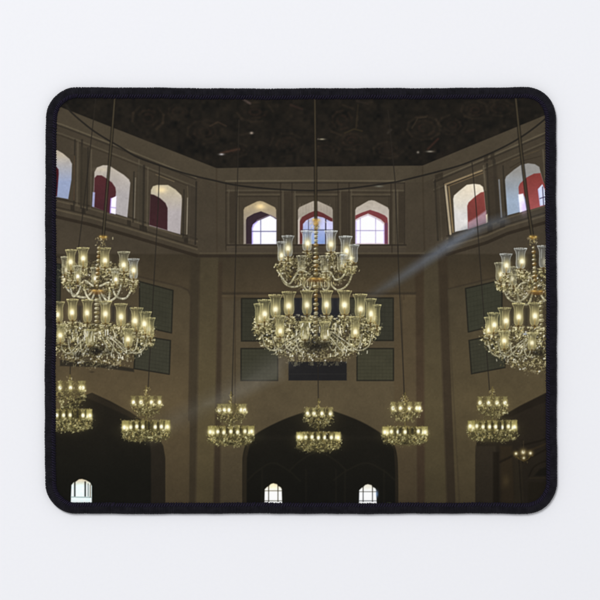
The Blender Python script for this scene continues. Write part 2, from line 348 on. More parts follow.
line([(512, 160), (539, 150)], 1, (86, 74, 54), .6); line([(510, 168), (522, 161), (541, 156)], 1, (50, 43, 34), .6)

# light beam across the hall
poly([(505, 214), (508, 222), (486, 229), (468, 239), (440, 257), (405, 280), (376, 297), (362, 297), (400, 272), (432, 250), (458, 233), (480, 222)],
     grad((74, 72, 68), (94, 100, 110), 362, 440, 0), .5, 8)
poly([(474, 227), (478, 231), (430, 262), (392, 286), (378, 291), (410, 267), (446, 242)], grad((80, 80, 78), (108, 116, 130), 376, 450, 0), .46, 6)
poly([(545, 209), (545, 217), (500, 226), (480, 231), (480, 226), (505, 218)], (88, 92, 98), .12, 5)
poly([(310, 330), (320, 345), (230, 400), (150, 440), (150, 425), (222, 388)], (106, 104, 98), .28, 16)
poly([(280, 364), (284, 378), (222, 406), (205, 404)], (122, 118, 108), .30, 10)

# --- cables and rods
CB = (36, 33, 29)
line(smooth([(66, 105), (72, 113), (91, 129), (108, 140), (122, 148), (137, 157), (160, 165.5), (190, 174.8), (212, 180), (237, 185.3), (275, 189.2), (315, 190.5), (347, 188.6), (390, 182.8), (410, 178.6), (450, 168.4), (470, 161.8), (497, 150.3), (518, 139), (534, 128), (550, 115)]), 1.7, CB, .95, 1)
glow(379, 186.3, 4, .9, (130, 132, 120), .6)
def rod(pts, w, c=(66, 58, 44), e=(30, 27, 23)):
    line(pts, w + 1.1, e, .75, 1.1); line(pts, w * .6, c, .85, 1)
rod([(314.8, 96), (315.5, 160), (315.8, 220)], 2.4); line([(315.6, 196), (315.6, 218)], 3, (60, 52, 38), .6)
rod([(115, 94), (111.5, 140), (107, 190), (103.2, 237)], 2.2, (74, 66, 50))
rod([(515.5, 96), (521, 150), (527, 200), (532.5, 237)], 2.6, (70, 62, 47))
TH = (40, 36, 31)
for p in ([(96, 97), (90, 150), (83, 212), (78, 252)], [(159.5, 166), (158, 210), (154, 280), (148, 390)], [(239, 120), (237, 200), (234.5, 300), (232, 396)],
          [(318, 362), (318.3, 402)], [(388, 110), (395, 180), (400, 300), (404.5, 397)], [(472, 163), (476, 205), (482, 290), (489.5, 390)], [(70.5, 362), (70, 378)]):
    line(p, 1.0, TH, .8, 1)

# --- chandeliers
PAL = np.array([(226, 214, 170), (188, 174, 122), (150, 136, 92), (112, 100, 66), (206, 196, 158), (82, 72, 50), (243, 238, 216), (170, 162, 132), (54, 48, 36), (198, 166, 84)], np.float32)
PW_ = np.array([.12, .17, .17, .14, .11, .11, .06, .06, .04, .02]); PW_ /= PW_.sum()
def sparkle(n, fn, lo=.7, hi=2.6, w=.55, a=(.35, .85), tint=None, bright=1.0, pw=PW_):
    for _ in range(n):
        x, y = fn()
        L = rng.uniform(lo, hi); t = rng.normal(math.pi/2, .8)
        c = PAL[rng.choice(len(PAL), p=pw)] * bright
        if tint is not None: c = c * tint
        dx, dy = math.cos(t)*L/2, math.sin(t)*L/2
        line([(x-dx, y-dy), (x+dx, y+dy)], rng.uniform(.3, w*2), np.minimum(c, 252), rng.uniform(*a), .8)

N1, N2, N3 = noise(.85, 31), noise(1.7, 32), noise(4.2, 33)
RX = np.array([-3, -1.3, -.45, .3, 1.0, 1.7, 3])
RC = np.array([(40, 38, 30), (48, 44, 33), (90, 83, 60), (134, 127, 95), (188, 181, 146), (240, 236, 214), (252, 250, 238)], np.float32)
def crystal(pts, a=.9, soft=3, con=1.0, off=0.0, tint=(1, .985, .90), rag=.45, gap=.35, fade=None):
    xs = [p[0] for p in pts]; ys = [p[1] for p in pts]
    w_ = _win(min(xs) - soft*2, min(ys) - soft*2, max(xs) + soft*2, max(ys) + soft*2)
    if w_ is None: return
    dy, dx = rng.integers(0, 900, 2)
    n1 = np.roll(N1, (dy, dx), (0, 1))[w_]; n2 = np.roll(N2, (dx, dy), (0, 1))[w_]; n3 = np.roll(N3, (dy, -dx), (0, 1))[w_]
    x, y = GX[w_], GY[w_]; d = np.full(x.shape, 1e9, np.float32); ins = np.zeros(x.shape, bool)
    for i in range(len(pts)):
        p, q = pts[i], pts[(i + 1) % len(pts)]
        d = np.minimum(d, seg_d(x, y, p, q))
        if p[1] != q[1]: ins ^= ((p[1] > y) != (q[1] > y)) & (x < (q[0]-p[0])*(y-p[1])/(q[1]-p[1]) + p[0])
    sd = np.where(ins, -d, d)
    v = con*(.62*n1 + .62*n2 + .42*n3) + off - .25
    col = np.stack([np.interp(v, RX, RC[:, k]) for k in range(3)], 2)*np.array(tint)
    al = np.clip(.5 - sd/soft + rag*(n2*.8 + n1*.5), 0, 1)*np.clip(1 - (sd - soft)/soft, 0, 1)*a
    if fade: al = al*np.interp(y, fade, (1, .35))
    al = al*np.clip(1 - gap*np.clip(-n3*.7 - n2*.5 - .1, 0, 1.6), 0, 1)
    _blend(w_, al.astype(np.float32), col.astype(np.float32))

def shade(x, yt, yb, w, gx_=None, gy_=None, tone=(176, 166, 118), a=.8, g=1.0, gc=(255, 250, 226)):
    h = yb - yt; r = w / 2
    prof = [(0, 1.0), (.05, .96), (.13, .78), (.28, .66), (.5, .66), (.75, .71), (.9, .64), (1.0, .36)]
    L = [(x - r*k, yt + h*t) for t, k in prof]; R = [(x + r*k, yt + h*t) for t, k in prof]
    tone = np.array(tone, np.float32)
    gxx = x if gx_ is None else gx_; gyy = (yt + h*.66) if gy_ is None else gy_
    poly(L + R[::-1], lambda X, Y: tone*(.60 + .05*np.sin((X-x)*2.1 + yt) + .30*np.clip((Y-yt)/h, 0, 1))[..., None], a*.72, .8)
    rim = np.minimum(tone*1.18 + 12, 250)
    line(L, .7, rim, .55, .8); line(R, .7, rim*.92, .5, .8)
    line([(x - r*.30, yt + h*.16), (x - r*.34, yt + h*.55)], .7, rim, .45, .9)
    for k in range(6):
        t = -1 + 2*(k + .5)/6
        line([(x + r*(t-.14), yt - .5*(1-t*t)), (x + r*(t+.14), yt - .5*(1-t*t) + .2)], .8, rim*rng.uniform(.85, 1.15), rng.uniform(.3, .95), .8)
        line([(x + r*(t-.14)*.96, yt + .9*(1-t*t)), (x + r*(t+.14)*.96, yt + .9*(1-t*t))], .6, rim*rng.uniform(.8, 1.1), rng.uniform(.2, .7), .8)
    glow(gxx, gyy - h*.02, w*.31, h*.28, (226, 212, 150), .85*g)
    glow(gxx, gyy, w*.19, h*.14, gc, min(1, 1.15*g), 1.5)
    line([(gxx, gyy + h*.12), (x, yb - .5)], 1.0, (170, 136, 70), .55*min(1, g), 1)
    line([(x - r*.5, yb), (x + r*.5, yb)], 1.0, (128, 108, 62), .7, 1)
    line([(x, yb), (x, yb+2.2)], 1.5, (84, 68, 38), .85, 1)

def cup(x, y, w=9, bright=1.0):
    # the glass drip pan under a lamp with its pendants
    crystal([(x-w*.55, y), (x+w*.55, y), (x+w*.42, y+5), (x+w*.2, y+8), (x-w*.2, y+8), (x-w*.42, y+5)], .85, 2, 1.0, .2)
    line([(x-w*.5, y+.2), (x-w*.12, y+.8)], .8, (226, 218, 184), .7, .8); line([(x+w*.15, y+.8), (x+w*.5, y+.2)], .8, (214, 206, 170), .6, .8)
    line([(x, y-1), (x, y+3)], 1.4, (78, 62, 36), .7, 1)
    sparkle(7, lambda: (x + rng.normal(0, w*.3), y + abs(rng.normal(3, 2.4))), .6, 1.8, .45, (.4, .9), bright=bright)

def arm(pts, w=1.5, c=(160, 153, 120), a=.8):
    p = smooth(pts, 6)
    line(p, w + 1.0, (70, 63, 44), .6*a, 1)
    for k in range(len(p)-1):
        line(p[k:k+2], w, np.array(c)*rng.uniform(.72, 1.2), .85*a, .8)
        if rng.random() < .5: line([(p[k][0]-.2, p[k][1]-.35), (p[k+1][0]-.2, p[k+1][1]-.35)], w*.45, (246, 242, 222), .85*a*rng.uniform(.4, 1), .7)

def stem(xa, ya, xb, yb, n, w=5):
    line([(xa, ya), (xb, yb)], 1.8, (96, 84, 54), .8, 1)
    for i in range(n):
        t = (i + .5) / n; x, y = xa + (xb-xa)*t, ya + (yb-ya)*t; h = (yb-ya)/n
        k = w * rng.uniform(.62, 1.1); c = np.array(((150, 136, 92), (176, 168, 132), (140, 108, 56), (120, 112, 82))[rng.integers(0, 4)])
        poly([(x-k/2, y), (x-k*.28, y-h*.42), (x+k*.28, y-h*.42), (x+k/2, y), (x+k*.28, y+h*.42), (x-k*.28, y+h*.42)], c, .72, .9)
        line([(x-k*.36, y-.4), (x-k*.05, y-.7)], .8, (246, 240, 214), rng.uniform(.5, 1), .7); line([(x+k*.1, y+.5), (x+k*.36, y+.2)], .7, (70, 58, 34), .6, .8)
        line([(x-k*.3, y+h*.46), (x+k*.3, y+h*.46)], .8, (62, 52, 32), .75, .8)

def finial(x, y):
    glow(x, y+1, 3.6, 2, (182, 138, 62), .85); glow(x-2.5, y, 1.2, 1, (238, 206, 120), .8); glow(x+2.8, y+.4, 1.1, .9, (238, 206, 120), .8)
    sparkle(36, lambda: (x + rng.normal(0, 3.4), y + rng.uniform(1, 9)), .6, 2, .5, (.3, .7))
def bowl(x, y, w=8):
    glow(x, y, w, 2.0, (140, 106, 58), .85); glow(x, y+1.8, w*.7, 1.3, (96, 68, 34), .75); glow(x-3, y-1, 2.5, .8, (232, 186, 96), .8); glow(x+3.5, y-.8, 2, .7, (226, 180, 92), .7)

def mass(cx, yt, yb, prof, n, clip=None, bright=1.0, dens=1.0):
    # crystal basket: prof = half widths over the height
    ys = np.linspace(yt, yb, len(prof))
    L = [(cx - p, y) for p, y in zip(prof, ys)]; R = [(cx + p, y) for p, y in zip(prof, ys)]
    crystal(L + R[::-1], .88*dens, 4, 1.3, .0, gap=.75 if dens > .9 else .8, fade=(yt + .6*(yb-yt), yb))
    def f():
        for _ in range(20):
            y = yt + (yb-yt) * rng.beta(1.15, 1.5); k = np.interp(y, ys, prof)
            x = cx + k * rng.uniform(-1, 1)
            if clip is None or clip(x): return x, y
        return cx, y
    sparkle(n//4, f, .5, 1.7, .42, (.3, .9), bright=bright)
    for _ in range(n//14):
        x, y = f(); glow(x, y, .75, .75, (252, 250, 236), rng.uniform(.5, 1))

def scrolls(cx, y, xs, d):
    for x in xs:
        s_ = 1 if x > cx else -1; q = abs(x - cx)
        arm([(cx + s_*q*.30, y - d*.25), (cx + s_*q*.52, y + d*.35), (cx + s_*q*.74, y + d*.95), (cx + s_*q*.93, y + d*.7), (x, y - d*.1)], 1.25, (166, 160, 128), .75)
        for k in range(3):
            px, py = cx + s_*q*rng.uniform(.5, .95), y + d*rng.uniform(.7, 1.25)
            line([(px, py), (px + rng.normal(0, .3), py + rng.uniform(1.5, 3))], .8, (236, 232, 206), rng.uniform(.5, .95), .7)
        # a small loop of the glass arm seen end on
        if rng.random() < .7:
            px, py, rr = cx + s_*q*rng.uniform(.45, .9), y + d*rng.uniform(.3, .8), rng.uniform(1.6, 3)
            line([(px + rr*math.cos(t), py + rr*math.sin(t)) for t in np.linspace(0, 5, 9)], .8, (206, 200, 166), .7, .8)

T_UP, T_WH, T_LO = (170, 166, 136), (184, 188, 184), (176, 167, 116)

# centre chandelier --------------------------------------------------
cx = 316
mass(cx, 258, 292, [36, 38, 36, 30, 20, 10], 330, dens=.62)
shade(354, 245, 263, 10, 351, 258.5, T_WH, .7, .8)
shade(281.5, 242, 261.5, 10, 281.5, 255.5, T_WH, .7, .9)
for x, yt, yb, w, g_x, g_y, t in ((288, 236, 257, 12, 288, 248.5, T_WH), (307, 231, 251, 12, 307.6, 243.5, T_WH), (331, 231, 252, 12.5, 331, 244.5, T_WH), (345.6, 236.5, 260, 13, 346.5, 251, T_WH)):
    shade(x, yt, yb, w, g_x, g_y, t, .74, 1.0); cup(x, yb + 1, 9)
for x, yt, yb in ((301.5, 256, 272), (324.5, 256, 272), (341, 253, 271)): shade(x, yt, yb, 10, x + 1, yt + 13, (172, 168, 140), .55, .35)
shade(343.5, 255, 271, 7, 344.5, 266, T_WH, .4, .7)
stem(316, 222, 316, 276, 13, 5.5)
finial(316, 219.5); glow(316, 223, 2.8, 2.4, (190, 150, 78), .8)
for pts in ([(312, 276), (303, 284), (292, 287), (283, 281), (280, 266)], [(310, 274), (300, 270), (294, 278), (288, 284), (278, 272)], [(320, 276), (330, 284), (338, 290), (348, 284), (354, 268)],
            [(322, 272), (330, 272), (336, 280), (344, 275), (346, 264)], [(313, 278), (309, 290), (304, 286), (302, 274)], [(319, 278), (324, 290), (329, 286), (327, 274)]): arm(pts, 1.7)
for x, y in ((280, 264), (286, 262), (352, 266), (345, 266), (302, 274), (326, 274)): cup(x, y, 9)
sparkle(50, lambda: (rng.choice((281, 287, 346, 353)) + rng.normal(0, 3), 268 + rng.normal(0, 5)), .7, 2.2, .5, (.4, .9))
bowl(316, 279.5, 9)
for s in (-1, 1):
    for k in range(8): line([(316 + s*(2 + k*2.2), 282), (316 + s*(2 + k*2.3), 288 - k*.5)], .9, PAL[k % 3], .7, .9)
# lower tier
mass(cx, 317, 363, [60, 62, 62, 59, 54, 46, 34, 22], 1250)
poly([(257, 310), (262, 306), (262, 330), (257, 328)], (90, 82, 58), .35, 4)
stem(316, 284, 316, 338, 12, 6.5)
LL = ((258.5, 304, 325, 9, 260.5, 318), (377, 305, 326, 8, 373.5, 318), (370.5, 299, 323, 11.5, 371, 314), (264.5, 300, 322, 13, 264.7, 314), (275.5, 295, 317, 13.5, 275.5, 309.5), (360, 294.5, 317, 14, 360.6, 309),
      (289, 292, 315, 14, 288.6, 306), (344.6, 291, 314.5, 14, 344.5, 305), (307, 291, 314.5, 13, 307, 305), (326.5, 291, 314.5, 12.5, 326.5, 304.8))
for x, yt, yb, w, a_, b_ in LL: shade(x, yt, yb, w, a_, b_, T_LO, .8, 1.0)
for x, yt, yb, w, a_, b_ in LL: cup(x, yb + 1.5, w*.9)
scrolls(cx, 336, (262, 272, 284, 296, 338, 350, 362, 372), 15)
for x, yt, yb, g in ((280, 316, 337, 1.1), (355, 317, 338, 1.1), (305, 322, 340, .35), (325, 322, 340, .5)):
    glow(x, yt + 8, 6, 10, (96, 90, 66), .6); shade(x, yt, yb, 11, x + .3, yt + 15, T_LO, .75, g); cup(x, yb+1, 9)
for k in range(46):
    px = 316 + rng.uniform(-27, 27); py = rng.uniform(322, 331); pl = rng.uniform(2.5, 6)
    line([(px, py), (px + rng.normal(0, .4), py + pl)], rng.uniform(.5, 1.1), ((246, 244, 230), (206, 200, 170), (120, 112, 82), (232, 224, 190))[rng.integers(0, 4)], rng.uniform(.5, .95), .8)
glow(316, 346.5, 11, 6, (30, 28, 24), .9); glow(307, 344, 5, 3, (36, 33, 27), .6); glow(326, 345, 5, 3.5, (36, 33, 27), .6)
sparkle(70, lambda: (316 + rng.uniform(-30, 30), rng.uniform(344, 362)), .7, 2, .45, (.25, .6))
# dark gaps between lamps
for x in (298, 335.5): rect(x-2, 302, x+2, 318, (36, 36, 40), .55, 2.5)

# left chandelier ----------------------------------------------------
cx = 97
mass(97, 264, 300, [32, 36, 36, 30, 20, 9], 380, dens=.62)
shade(64.5, 257, 275, 7, 66, 270, T_UP, .7, .5)
for x, yt, yb, w, g_x, g_y, t in ((71, 250, 271, 11, 70.6, 262, T_LO), (83, 248, 267.5, 12, 83.2, 258.5, T_LO), (104.8, 248, 267.5, 12, 105, 260.5, T_LO), (123.8, 252, 272, 12, 123.6, 265, T_UP), (133.6, 259, 279, 11, 133.6, 270.5, T_WH)):
    shade(x, yt, yb, w, g_x, g_y, t, .78, 1.0); cup(x, yb + 1, 9)
for x, yt, yb, g in ((77.5, 266, 282, .9), (95, 268, 285, .8), (115.5, 269, 285, 1)): shade(x, yt, yb, 9, x + .3, yt + 10.5, T_UP, .55, g, (255, 252, 244))
stem(99, 246, 97, 288, 10, 4.5)
finial(103, 236.5)
for pts in ([(94, 290), (86, 297), (77, 296), (68, 290), (64, 281)], [(93, 286), (84, 281), (78, 293), (73, 296), (70, 286)], [(95, 292), (91, 300), (86, 294), (84, 284)], [(99, 290), (106, 300), (112, 300), (118, 294), (122, 282)],
            [(100, 286), (110, 283), (116, 296), (126, 298), (133, 286)], [(98, 291), (102, 303), (108, 302), (110, 290)]): arm(pts, 1.9, (190, 184, 154))
for x, y in ((66, 279), (72, 280), (124, 279), (133, 284), (84, 282), (110, 284)): cup(x, y, 8)
bowl(97, 291.5, 7)
mass(97, 323, 366, [56, 57, 57, 54, 49, 41, 30, 18], 1150, lambda x: x > 50)
stem(97, 298, 96.5, 336, 9, 6)
LL = ((59, 302, 322, 11, 57.5, 315), (150.6, 318, 338, 9, 148.5, 329), (145.5, 312, 334.5, 12, 144.3, 324), (136.5, 308, 331, 13, 135, 321), (121, 304, 326.5, 12.5, 121, 317), (105.5, 301.5, 323.5, 12.5, 105.4, 314),
      (87.5, 300, 322.5, 11.5, 87, 313), (72.5, 299.5, 320.5, 11.5, 72, 312.5))
for x, yt, yb, w, a_, b_ in LL: shade(x, yt, yb, w, a_, b_, T_LO, .8, 1.05)
for x, yt, yb, w, a_, b_ in LL: cup(x, yb + 1.5, w*.9)
scrolls(cx, 340, (60, 68, 80, 114, 126, 138, 147), 14)
for x, yt, yb, g in ((60.5, 325, 343, 1.1), (128.3, 329, 347, 1.15), (90, 330, 346, .3)): glow(x, yt + 8, 6, 9, (96, 90, 66), .6); shade(x, yt, yb, 11, x - .3, yt + 10.5, T_LO, .75, g)
for k in range(46):
    px = 97 + rng.uniform(-27, 27); py = rng.uniform(329, 338); pl = rng.uniform(2.5, 6)
    line([(px, py), (px + rng.normal(0, .4), py + pl)], rng.uniform(.5, 1.1), ((246, 244, 230), (206, 200, 170), (120, 112, 82), (232, 224, 190))[rng.integers(0, 4)], rng.uniform(.5, .95), .8)
glow(96, 351, 8, 4.2, (28, 26, 23), .95); glow(78, 355, 4, 3, (40, 37, 30), .7); glow(108, 352, 4, 3, (40, 36, 29), .6); glow(86, 360, 5, 2, (46, 42, 36), .5)
sparkle(60, lambda: (97 + rng.uniform(-36, 40), rng.uniform(350, 366)), .7, 2, .45, (.25, .6))
for x in (79.8, 113.3, 129): rect(x-1.8, 306, x+1.8, 322, (40, 39, 40), .5, 2.5)

# right chandelier ---------------------------------------------------
cx = 540
mass(534, 272, 306, [34, 37, 35, 30, 20, 10], 300, lambda x: x < 552, dens=.62)
for x, yt, yb, w, g_x, g_y, t, g in ((499.5, 263, 281, 10, 501, 274.5, T_UP, 1), (543.5, 246, 268, 12, 545, 262, T_WH, .25), (513, 267, 286, 9.5, 512, 279, T_UP, .45), (506, 254, 273.5, 12, 506.5, 265.5, T_WH, 1), (520.5, 248.5, 269, 12.5, 522, 261.5, T_WH, 1)):
    shade(x, yt, yb, w, g_x, g_y, t, .75, g); cup(x, yb + 1, 9)
stem(533.5, 246, 535.5, 290, 11, 5)
finial(533, 236.5)
for pts in ([(531, 290), (525, 298), (516, 302), (508, 298), (503, 288)], [(529, 282), (521, 284), (514, 292), (508, 292), (500, 284)], [(533, 292), (528, 304), (520, 302), (517, 292)], [(538, 290), (545, 300), (552, 296)]): arm(pts, 1.9)
for x, y in ((501, 283), (507, 284), (514, 288), (524, 272), (530, 280)): cup(x, y, 9)
bowl(537, 292, 8)
mass(540, 328, 372, [57, 58, 58, 54, 47, 38, 28, 16], 1000, lambda x: x < 552)
stem(541, 300, 541.5, 336, 8, 5.5)
LL = ((489.3, 317.5, 336, 10, 489, 330), (493.5, 313, 333, 12, 494.3, 325), (504.5, 308, 329.5, 13, 506, 321), (518.5, 303.5, 325.5, 12.5, 518.8, 317), (534.5, 303, 325.5, 12.5, 535, 316))
for x, yt, yb, w, a_, b_ in LL: shade(x, yt, yb, w, a_, b_, T_LO, .8, 1.05)
for x, yt, yb, w, a_, b_ in LL: cup(x, yb + 1.5, w*.9)
scrolls(cx, 343, (488, 498, 510, 524), 14)
for x, yt, yb, g in ((504.3, 331, 349, 1.15), (532, 333, 350, .7)): glow(x, yt + 8, 6, 9, (96, 90, 66), .6); shade(x, yt, yb, 11, x, yt + 10, T_LO, .75, g)
glow(538, 353, 7, 3.6, (32, 29, 24), .85); glow(522, 357, 4, 2.4, (46, 41, 31), .6)
sparkle(60, lambda: (535 + rng.uniform(-36, 14), rng.uniform(350, 368)), .7, 2.2, .45, (.3, .7))
for x in (511.7, 526.4): rect(x-1.8, 308, x+1.8, 326, (46, 43, 36), .5, 2.5)
glow(525, 334, 2, 1, (190, 200, 220), .8)

# small chandeliers --------------------------------------------------
SP = np.array([.08, .24, .24, .2, .05, .12, .02, .02, .03, .0]); SP /= SP.sum()
def small(cx, yf, yu0, yu1, ycu, yl0, yl1, ycl, hu, hl, dc=0.0, up=(), lo=(), xmin=0):
    t = np.array((1, .99, .90))
    glow(cx, (yu0+ycu)/2, hu*1.05, (ycu-yu0)*.55, (116, 104, 64), .35); glow(cx, (yl0+ycl)/2, hl*1.02, (ycl-yl0)*.55, (110, 100, 60), .4, 1.5)
    line([(cx, yf-2), (cx, yl0)], 1.2, (112, 100, 56), .7, 1)
    sparkle(26, lambda: (cx + rng.normal(0, 1.4), rng.uniform(yf, yu0+2)), .6, 1.8, .4, (.4, .8), t, 1, SP)
    # upper ring
    rect(cx-hu, yu0, cx+hu, yu1, (104, 96, 58), .35, 2)
    crystal([(cx-hu, yu1-1), (cx+hu, yu1-1), (cx+hu*.92, yu1+(ycu-yu1)*.45), (cx+hu*.5, ycu-1), (cx, ycu+1), (cx-hu*.5, ycu-1), (cx-hu*.92, yu1+(ycu-yu1)*.45)], .66, 3, .85, -.1, (.95, .95, .84), .5, .5)
    sparkle(60, lambda: ((lambda u: (cx + hu*u, yu1 + (ycu-yu1)*(1-.75*u*u)*rng.beta(1, 1.3)))(rng.uniform(-1, 1))), .6, 2.2, .4, (.3, .75), t, 1, SP)
    for x in up:
        poly([(x-2.4, yu0), (x+2.4, yu0), (x+1.4, yu0+3), (x+1.5, yu1+1), (x-1.5, yu1+1), (x-1.4, yu0+3)], (150, 142, 92), .6, 1.3)
        glow(x, (yu0+yu1)/2+1.6, 2.2, 2.5, (240, 226, 160), .85); glow(x, (yu0+yu1)/2+1.8, 1.6, 1.9, (255, 254, 238), 1, 1.8)
        if rng.random() < .75: glow(x+2.3, yu1-.3, 1.0, 1.1, (246, 236, 180), .8)
    sparkle(70, lambda: (cx + hu*rng.uniform(-1, 1), rng.uniform(yu0-.5, yu1)), .6, 1.8, .4, (.25, .6), t, 1, SP)
    # lower ring
    rect(cx-hl, yl0, cx+hl, yl1, (84, 78, 48), .7, 1.8); crystal([(cx-hl, yl0), (cx+hl, yl0), (cx+hl, yl1), (cx-hl, yl1)], .4, 2, .7, -.5, (.98, .94, .68))
    for s in (-1, 1): poly([(cx+s*hl, yl0+.4), (cx+s*hl, yl1), (cx+s*(hl-7), yl1), (cx+s*(hl-7), yl0)], (176, 166, 98), .75, 1.6); glow(cx+s*(hl-3.4), yl1-4, 3.3, 2.6, (250, 242, 190), .9); glow(cx+s*(hl-2.6), yl1-4, 1.5, 1.6, (255, 253, 232), .9); glow(cx+s*(hl-5.2), yl1-3.2, 1.2, 1.3, (255, 253, 232), .8)
    n = int(hl / 3.4)
    for i in range(n + 1):
        x = cx - hl + 2.5 + (2*hl-5)*i/n
        if any(abs(x - q) < 1.2 for q in lo): continue
        dy = rng.normal(0, .5); poly([(x-2.3, yl0+.3+dy), (x+2.3, yl0+.3+dy), (x+1.4, yl0+3), (x+1.6, yl1), (x-1.6, yl1), (x-1.4, yl0+3)], np.array((156, 146, 92))*rng.uniform(.85, 1.1), .62, 1.3)
        glow(x, yl0 + (yl1-yl0)*.56, 1.7, 2.1, (244, 230, 164), .85); glow(x + rng.normal(0, .3), yl0 + (yl1-yl0)*.58 + rng.normal(0, .4), 1.55, 1.9, (255, 254, 238), rng.uniform(.8, 1), 1.6)
        if i % 2 == 0: glow(x+1.8, yl1-1, 1.0, 1.2, (250, 240, 190), .8)
        if 1 < i < n: rect(x+2, yl0+.5, x+3.4, yl1-2.5, (42, 38, 27), .6, 1.1)
    for q in lo: rect(q-1.1, yl0+1, q+1.1, yl1-2, (40, 36, 27), .75, 1.2)
    def f():
        u = rng.uniform(-1, 1); return cx + hl*.98*u, yl1 + (ycl-yl1)*(1-.35*abs(u)**3)*rng.beta(1, 1.35)
    poly([(cx-hl, yl1), (cx+hl, yl1), (cx+hl*.9, ycl-2), (cx+hl*.5, ycl), (cx-hl*.5, ycl), (cx-hl*.9, ycl-2)], (86, 80, 50), .6, 3)
    crystal([(cx-hl, yl1-.5), (cx+hl, yl1-.5), (cx+hl*.94, ycl-3), (cx+hl*.6, ycl), (cx-hl*.6, ycl), (cx-hl*.94, ycl-3)], .78, 3, .85, -.12, (.95, .95, .84), .5, .45)
    sparkle(90, f, .6, 2.0, .4, (.3, .75), t, 1.1, SP)
    sparkle(60, lambda: (cx + hl*rng.uniform(-1, 1), rng.uniform(yl0-.3, yl0+2)), .6, 1.6, .4, (.3, .7), t, 1, SP)
    if dc: glow(cx, ycl-1.5, 3.5, 1.4, (36, 33, 22), dc)
small(70, 377, 381, 391, 408, 409, 420, 431, 16, 22, 0, (60, 70.5, 80.5, 83), (77.5,))
small(146, 388, 396, 405, 417, 420.5, 431.5, 441, 15.3, 24, .4, (133.5, 141, 151.5, 159.5), (149,))
small(231, 394, 404, 412.5, 424, 426, 436, 445, 14.3, 23, .8, (219.5, 224.5, 229, 241, 244.5), ())
small(318.5, 401, 407.5, 416, 428, 432, 441, 451, 14.6, 22, .3, (307.5, 314, 322, 330.5), (327,))
small(405, 395, 402, 411, 421, 426.5, 436, 444.5, 14.6, 22.6, .8, (393, 400.5, 409.5, 417, 419.5), (399.5, 412.5))
small(492.5, 389, 396.5, 405.5, 418, 420.5, 431.5, 441, 15, 24.5, .5, (480, 488.5, 497, 505), (500.5,))
for x, y, r in ((516, 453.6, 1.5), (523.2, 452.2, 2.0), (530.4, 453.2, 1.6), (523.8, 458, 1.3)):
    glow(x, y, r*1.7, r*1.7, (168, 146, 84), .7); glow(x, y, r*.8, r*.85, (250, 246, 218), .95)
line([(516, 456), (519, 459), (523.5, 461), (528, 459), (530.5, 456)], .8, (84, 68, 38), .7)
crystal([(514, 455), (533, 455), (530, 459), (524, 463), (518, 459)], .22, 2, .8, -.2, (.98, .9, .66)); line([(523.5, 441), (523.5, 452)], .7, (70, 60, 42), .6)
poly([(72, 377), (74, 372.5), (77, 377)], (78, 68, 48), 0, 1)
glow(92, 372, 2.4, .8, (50, 43, 33), .7)

# the bright panes and flames bleed a little in the printed photograph
hi = np.clip(C - 205, 0, 50)
for rad in (2, 5):
    k = np.ones(2*rad*S//2 + 1, np.float32); k /= k.size; m_ = len(k)//2; Bm = hi
    for _ in range(2):
        P = np.pad(Bm, ((m_, m_), (0, 0), (0, 0)), 'edge'); cs = np.concatenate([np.zeros((1,) + P.shape[1:], np.float32), np.cumsum(P, 0, dtype=np.float64).astype(np.float32)]); Bm = (cs[2*m_+1:] - cs[:-2*m_-1])/(2*m_+1)
        P = np.pad(Bm, ((0, 0), (m_, m_), (0, 0)), 'edge'); cs = np.concatenate([np.zeros((P.shape[0], 1, 3), np.float32), np.cumsum(P, 1, dtype=np.float64).astype(np.float32)], 1); Bm = (cs[:, 2*m_+1:] - cs[:, :-2*m_-1])/(2*m_+1)
    C = C + Bm*.38
# print grain; the picture was sharpened before it was printed
blur(.22)
C0 = C.copy(); blur(.9); C = C0 + .55*(C0 - C)
tone = noise(22, 1)*1.6 + noise(7, 2)*1.2 + noise(1.6, 3)*1.5
C *= (1 + tone[..., None] * .012)
C += rng.standard_normal((H, W, 1)).astype(np.float32) * .8
C = np.clip(C, 2, 253)

# ---------------------------------------------------------------- scene helpers
scene = bpy.context.scene
COL = scene.collection
def link(name, me, mat=None, parent=None):
    o = bpy.data.objects.new(name, me); COL.objects.link(o)
    if mat: me.materials.append(mat)
    if parent: o.parent = parent
    return o
def material(name):
    m = bpy.data.materials.new(name); m.use_nodes = True
    nt = m.node_tree; return m, nt, nt.nodes['Principled BSDF']
def lin(c):
    c = np.asarray(c, np.float64) / 255.0
    return np.where(c <= .04045, c / 12.92, ((c + .055) / 1.055) ** 2.4)

